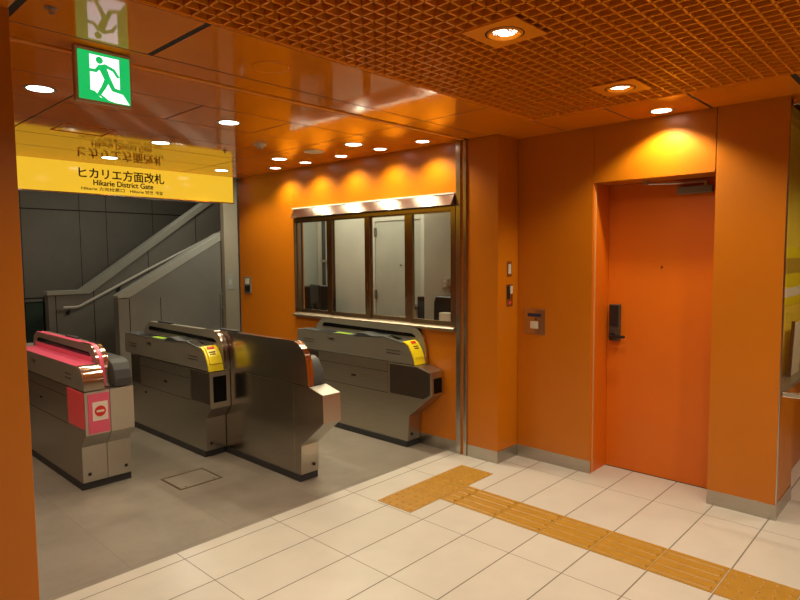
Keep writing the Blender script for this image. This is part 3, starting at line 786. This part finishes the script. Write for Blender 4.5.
bx(.313, .322, .432, .682, xa-.003, xa+.01).build('side_trim', M['steel'], t)
for z in (.612, .420): bx(.33, 1.40, z-.002, z+.002, xa-.0012, xa+.002).build('panel_seam', M['groove'], t)
bx(.86, .92, .515, .53, xa-.0016, xa+.002).build('key_plate', M['groove'], t)
bx(.98, 1.06, .775, .795, xa-.0016, xa+.002).build('key_plate', M['steel'], t)
for z in (.745, .775): bx(.22, .34, z, z+.006, xa-.0012, xa+.002).build('vent', M['groove'], t)
for x in (xa+.034, xz-.045): bx(.079, .086, .096, .116, x, x+.020).build('bolt', M['groove'], t)

# ------------------------------------------------------------------ yellow station sign
YS = 5.90
t = tag(empty('station_sign', (1.7, YS, 2.15)), 'long backlit yellow station sign with black lettering across the gate hall', 'sign')
MB().box((-.8, YS, 2.165), (3.62, YS+.12, 2.4395)).build('light_box', M['sign_y'], t)
MB().box((-.8, YS-.004, 2.152), (3.624, YS+.124, 2.1645)).build('lower_rail', M['steel_p'], t, bevel=.002)
MB().box((3.6205, YS-.002, 2.165), (3.626, YS+.122, 2.4395)).build('end_cap', M['steel'], t)
def text(body, x, z, width, parent, name, mat, height=None, y=YS, bold=.0026):
    cu = bpy.data.curves.new(name, 'FONT'); cu.body = body; cu.size = .1; cu.extrude = .0
    o = bpy.data.objects.new(name, cu); COL.objects.link(o)
    bpy.context.view_layer.update()
    dg = bpy.context.evaluated_depsgraph_get()
    me = bpy.data.meshes.new_from_object(o.evaluated_get(dg)); bpy.data.objects.remove(o)
    xs_ = [v.co.x for v in me.vertices]; ys_ = [v.co.y for v in me.vertices]
    s = width/(max(xs_)-min(xs_)); x0 = min(xs_); y0 = min(ys_)
    sy = s if height is None else height/(max(ys_)-y0)
    base = [Vector((x + (v.co.x-x0)*s, y-.0012, z + (v.co.y-y0)*sy)) for v in me.vertices]
    polys = [list(p.vertices) for p in me.polygons]; n = len(base); VV, FF = [], []
    for i, (dx, dz) in enumerate(((0, 0), (bold, 0), (-bold, 0), (0, bold*.7), (0, -bold*.7))):   # heavier strokes
        VV += [c+Vector((dx, -.00012*i, dz)) for c in base]; FF += [[k+n*i for k in p] for p in polys]
    me = bpy.data.meshes.new(name); me.from_pydata(VV, [], FF)
    ob = bpy.data.objects.new(name, me); COL.objects.link(ob); me.materials.append(mat); ob.parent = parent
    ob.matrix_parent_inverse = Matrix.Translation(parent.location).inverted()
    return ob
text('ヒカリエ方面改札', 2.045, 2.300, .795, t, 'lettering', M['dark_print'], .098)
text('Hikarie District Gate', 2.168, 2.241, .560, t, 'lettering', M['dark_print'], .050, bold=.0022)
text('Hikarie 方向检票口', 2.062, 2.192, .385, t, 'lettering', M['dark_print'], .034, bold=.0010)
text('Hikarie 방면 개찰', 2.500, 2.192, .325, t, 'lettering', M['dark_print'], .034, bold=.0010)

# ------------------------------------------------------------------ emergency exit sign
YE = 2.685
t = tag(empty('exit_sign', (1.06, YE, ZC)), 'green and white running-man exit sign hanging under the ceiling at the shutter slot', 'exit sign')
ex0, ex1, ez0, ez1 = .934, 1.164, 2.212, 2.434
MB().box((ex0, YE, ez0), (ex1, YE+.032, ez1)).build('casing', painted('tan_casing', (.50, .34, .20), .4), t, bevel=.003)
MB().box((ex0+.07, YE+.006, ez1), (ex1-.07, YE+.026, ZC)).build('mount', M['metal_grey'], t)
fx0, fx1, fz0, fz1 = ex0+.011, ex1-.009, ez0+.010, ez1-.014
MB().box((fx0, YE-.0015, fz0), (fx1, YE+.002, fz1)).build('face', M['exit_g'], t)
def fc(u, v): return (fx0+u*(fx1-fx0), fz1-v*(fz1-fz0))
def fpoly(name, mat, uv, d): MB().prism([fc(u, v) for u, v in uv], 'y', YE-.0015-d, YE-.0015).build(name, mat, t)
fpoly('pictogram_door', M['exit_w'], [(.22, .06), (.79, .06), (.79, .70), (.975, .985), (.70, .985), (.40, .92), (.30, .80), (.22, .80)], .0008)
fg = MB()
def lim(pts, w0, w1=None):
    w1 = w0 if w1 is None else w1
    P_ = [Vector(p) for p in pts]
    for i in range(len(P_)-1):
        a, b = P_[i], P_[i+1]; d = (b-a).normalized(); n = Vector((-d.y, d.x))
        ta, tb = w0+(w1-w0)*i/(len(P_)-1), w0+(w1-w0)*(i+1)/(len(P_)-1)
        q = [a+n*ta-d*ta*.4, b+n*tb+d*tb*.4, b-n*tb+d*tb*.4, a-n*ta-d*ta*.4]
        fg.prism([fc(p.x, p.y) for p in q], 'y', YE-.0035-.0002*i, YE-.0022)
hc = fc(.405, .155); fg.cyl((hc[0], YE-.0036, hc[1]), .0145, .0014, 'y', 24)
lim([(.45, .27), (.55, .52)], .082, .062)                      # trunk
lim([(.42, .27), (.33, .385), (.17, .39)], .036, .030)         # arm reaching left
lim([(.52, .25), (.68, .31), (.76, .44)], .036, .028)          # arm behind
lim([(.55, .52), (.47, .70), (.37, .87)], .052, .036)          # front leg
lim([(.57, .52), (.66, .715), (.87, .755)], .050, .036)        # trailing leg
fg.build('running_figure', M['exit_g'], t)
fpoly('pictogram_shadow', M['exit_g'], [(.36, .86), (.42, .86), (.60, .985), (.50, .985)], .0016)

# ------------------------------------------------------------------ space beyond the gates: grey panelled stairs
def joints(pts_x, z0, z1, y, parent=None):
    m = MB()
    for x in pts_x: m.box((x-.004, y-.0015, z0), (x+.004, y+.004, z1))
    return m
struct(MB().box((-.8, 10.0, 0), (8.0, 10.1, 3.3)).build('wall_back', M['grey_panel']))
j = joints((1.9, 2.65, 3.446, 3.842, 4.592, 5.342, 6.09), 0, 3.3, 10.0); j.box((-.8, 9.9985, 2.297), (8, 10.004, 2.313))
struct(j.build('trim_8', M['groove']))
struct(MB().box((7.9, 7.5, 0), (8.0, 10.0, 3.3)).build('wall_stair_end', M['grey_panel']))
struct(MB().box((-.8, 5.90+.125, 3.2), (8.0, 10.1, 3.3)).build('ceiling_far', M['grey_panel']))
struct(MB().box((-.8, 6.03, 2.44), (8.0, 6.08, 3.2)).build('wall_bulkhead', M['grey_panel']))
# grey end of the booth block seen past the sign, with steel edge strip
struct(MB().box((XW-.006, YB, 0), (XW+.08, YB+.03, ZC)).build('trim_9', M['steel_v'], bevel=.002))
# front parapet (top slopes up to the right) with a grey pier at its top
YF = 7.6
struct(MB().prism([(3.022, 0), (4.44, 0), (4.44, 1.80), (3.158, 1.077), (3.022, 1.077)], 'y', YF, YF+.14).build('wall_stair_front', M['grey_panel']))
cap = MB().prism([(3.015, 1.078), (3.158, 1.078), (4.44, 1.805), (4.44, 1.912), (3.055, 1.128), (3.015, 1.105)], 'y', YF-.012, YF+.152)
struct(cap.build('trim_10', M['grey_cap'], bevel=.003))
struct(joints((3.157, 3.557, 4.412), 0, 1.06, YF).build('trim_11', M['groove']))
struct(MB().box((3.16, YF-.0012, 0), (3.163, YF, 1.03)).build('trim_12', M['groove']))
struct(MB().box((4.442, 7.50, 0), (6.0, 7.58, 3.2)).build('wall_stair_pier', painted('grey_panel_lit', (.43, .37, .27), .5)))  # grey panel lightened in colour to stand in for lamp light
t = tag(empty('wall_plate', (4.50, 7.5, 1.1)), 'blank grey switch plate on the grey pier beside the stairs', 'switch plate')
MB().box((4.47, 7.493, 1.12), (4.565, 7.50, 1.33)).build('cover_plate', M['grey_cap'], t, bevel=.002)
MB().box((4.495, 7.491, 1.19), (4.54, 7.493, 1.26)).build('blank_insert', M['plastic_white'], t)
# rear parapet
YR = 8.8
struct(MB().prism([(2.60, 0), (6.6, 0), (6.6, 3.2), (5.95, 3.12), (3.11, 1.085), (2.60, 1.085)], 'y', YR, YR+.14).build('wall_stair_rear', M['grey_panel']))
struct(MB().prism([(2.585, 1.087), (3.115, 1.087), (5.95, 3.10), (5.95, 3.19), (3.02, 1.142), (2.585, 1.142)], 'y', YR-.02, YR+.16).build('trim_13', M['grey_cap'], bevel=.003))
j = MB()
for x in (2.690, 3.172, 3.954, 4.72):
    z = min(3.0, 1.085 if x < 3.11 else 1.085+(x-3.11)*.716); j.box((x-.005, YR-.0015, 0), (x+.005, YR+.003, z))
struct(j.build('trim_14', M['groove']))
# steps between the parapets
st = MB()
for i in range(16): st.box((3.35+i*.29, YF+.155, 0), (3.35+(i+1)*.29+.02, YR-.03, .167*(i+1)))
struct(st.build('stairs', M['grey_panel']))
# handrail
t = tag(empty('stair_handrail', (2.75, YR-.08, .9)), 'steel handrail rising along the rear grey stair wall', 'handrail')
hr = [(2.755, YR-.08, .918), (2.90, YR-.08, .916), (2.96, YR-.08, .925), (3.909, YR-.08, 1.400), (5.2, YR-.08, 2.02)]
MB().tube(hr, .020, 14).build('rail', painted('satin_handrail', (.62, .60, .52), .3), t, smooth=True)
for x, z in ((2.83, .916), (3.50, 1.195), (4.37, 1.62)):
    MB().tube([(x, YR-.08, z-.015), (x, YR-.06, z-.065), (x, YR, z-.075)], .010, 8).cyl((x, YR-.006, z-.075), .03, .006, 'y', 16).build('bracket', M['pad_grey'], t)
# glass balustrade at the far left
t = tag(empty('glass_balustrade', (2.0, 9.3, 0)), 'green-tinted glass balustrade with two dark rails at the far left', 'balustrade')
MB().box((.4, 9.30, .06), (2.75, 9.312, .98)).build('pane', M['glass_green'], t)
for z in (.965, 1.022): MB().box((.4, 9.285, z), (2.75, 9.325, z+.018)).build('rail', M['black'], t)
for x in (.5, 1.6, 2.70): MB().box((x, 9.33, 0), (x+.04, 9.37, 1.02)).build('post', M['pad_grey'], t)
MB().box((.4, 9.29, 0), (2.75, 9.322, .06)).build('shoe', M['pad_grey'], t)
t = tag(empty('low_barrier', (1.7, 7.4, 0)), 'low dark barrier with a pale top seen past the left end of the pink gate', 'barrier')
MB().box((.9, 7.25, 0), (2.06, 7.48, .60)).build('panel', M['pad_grey'], t)
MB().box((.88, 7.23, .60), (2.07, 7.50, .645)).build('top_rail', M['grey_cap'], t, bevel=.006)
for x, y, e in ((1.6, 8.2, 10), (4.2, 8.25, 9), (4.25, 6.5, 19)):  # area lights added out of view to brighten the stairs and pier
    L = bpy.data.lights.new('stair_fill', 'AREA'); L.energy = e; L.color = (1, .93, .76); L.size = .5
    o = bpy.data.objects.new('stair_fill', L); COL.objects.link(o); o.location = (x, y, 3.18 if y > 7 else 2.62)

# ------------------------------------------------------------------ world, camera, view
wd = bpy.data.worlds.new('World'); SC.world = wd; wd.use_nodes = True
wd.node_tree.nodes['Background'].inputs[0].default_value = (.02, .012, .006, 1)
wd.node_tree.nodes['Background'].inputs[1].default_value = 1
yaw, p, r = [math.radians(v) for v in (46.78836341, 4.11002706, -0.46038799)]
fwd = Vector((math.sin(yaw)*math.cos(p), math.cos(yaw)*math.cos(p), -math.sin(p)))
rt = Vector((math.cos(yaw), -math.sin(yaw), 0)); up = rt.cross(fwd)
R2 = math.cos(r)*rt + math.sin(r)*up; U2 = -math.sin(r)*rt + math.cos(r)*up
cam = bpy.data.cameras.new('camera'); co = bpy.data.objects.new('camera', cam); COL.objects.link(co)
mt = Matrix((R2, U2, -fwd)).transposed().to_4x4(); mt.translation = (0, 0, 1.56); co.matrix_world = mt
cam.sensor_width = 36; cam.lens = 602.88317/800*36; cam.clip_start = .02
SC.camera = co
SC.view_settings.view_transform = 'Standard'; SC.view_settings.look = 'None'
SC.view_settings.gamma = 1; SC.view_settings.use_curve_mapping = False
SC.view_settings.exposure = 0.0
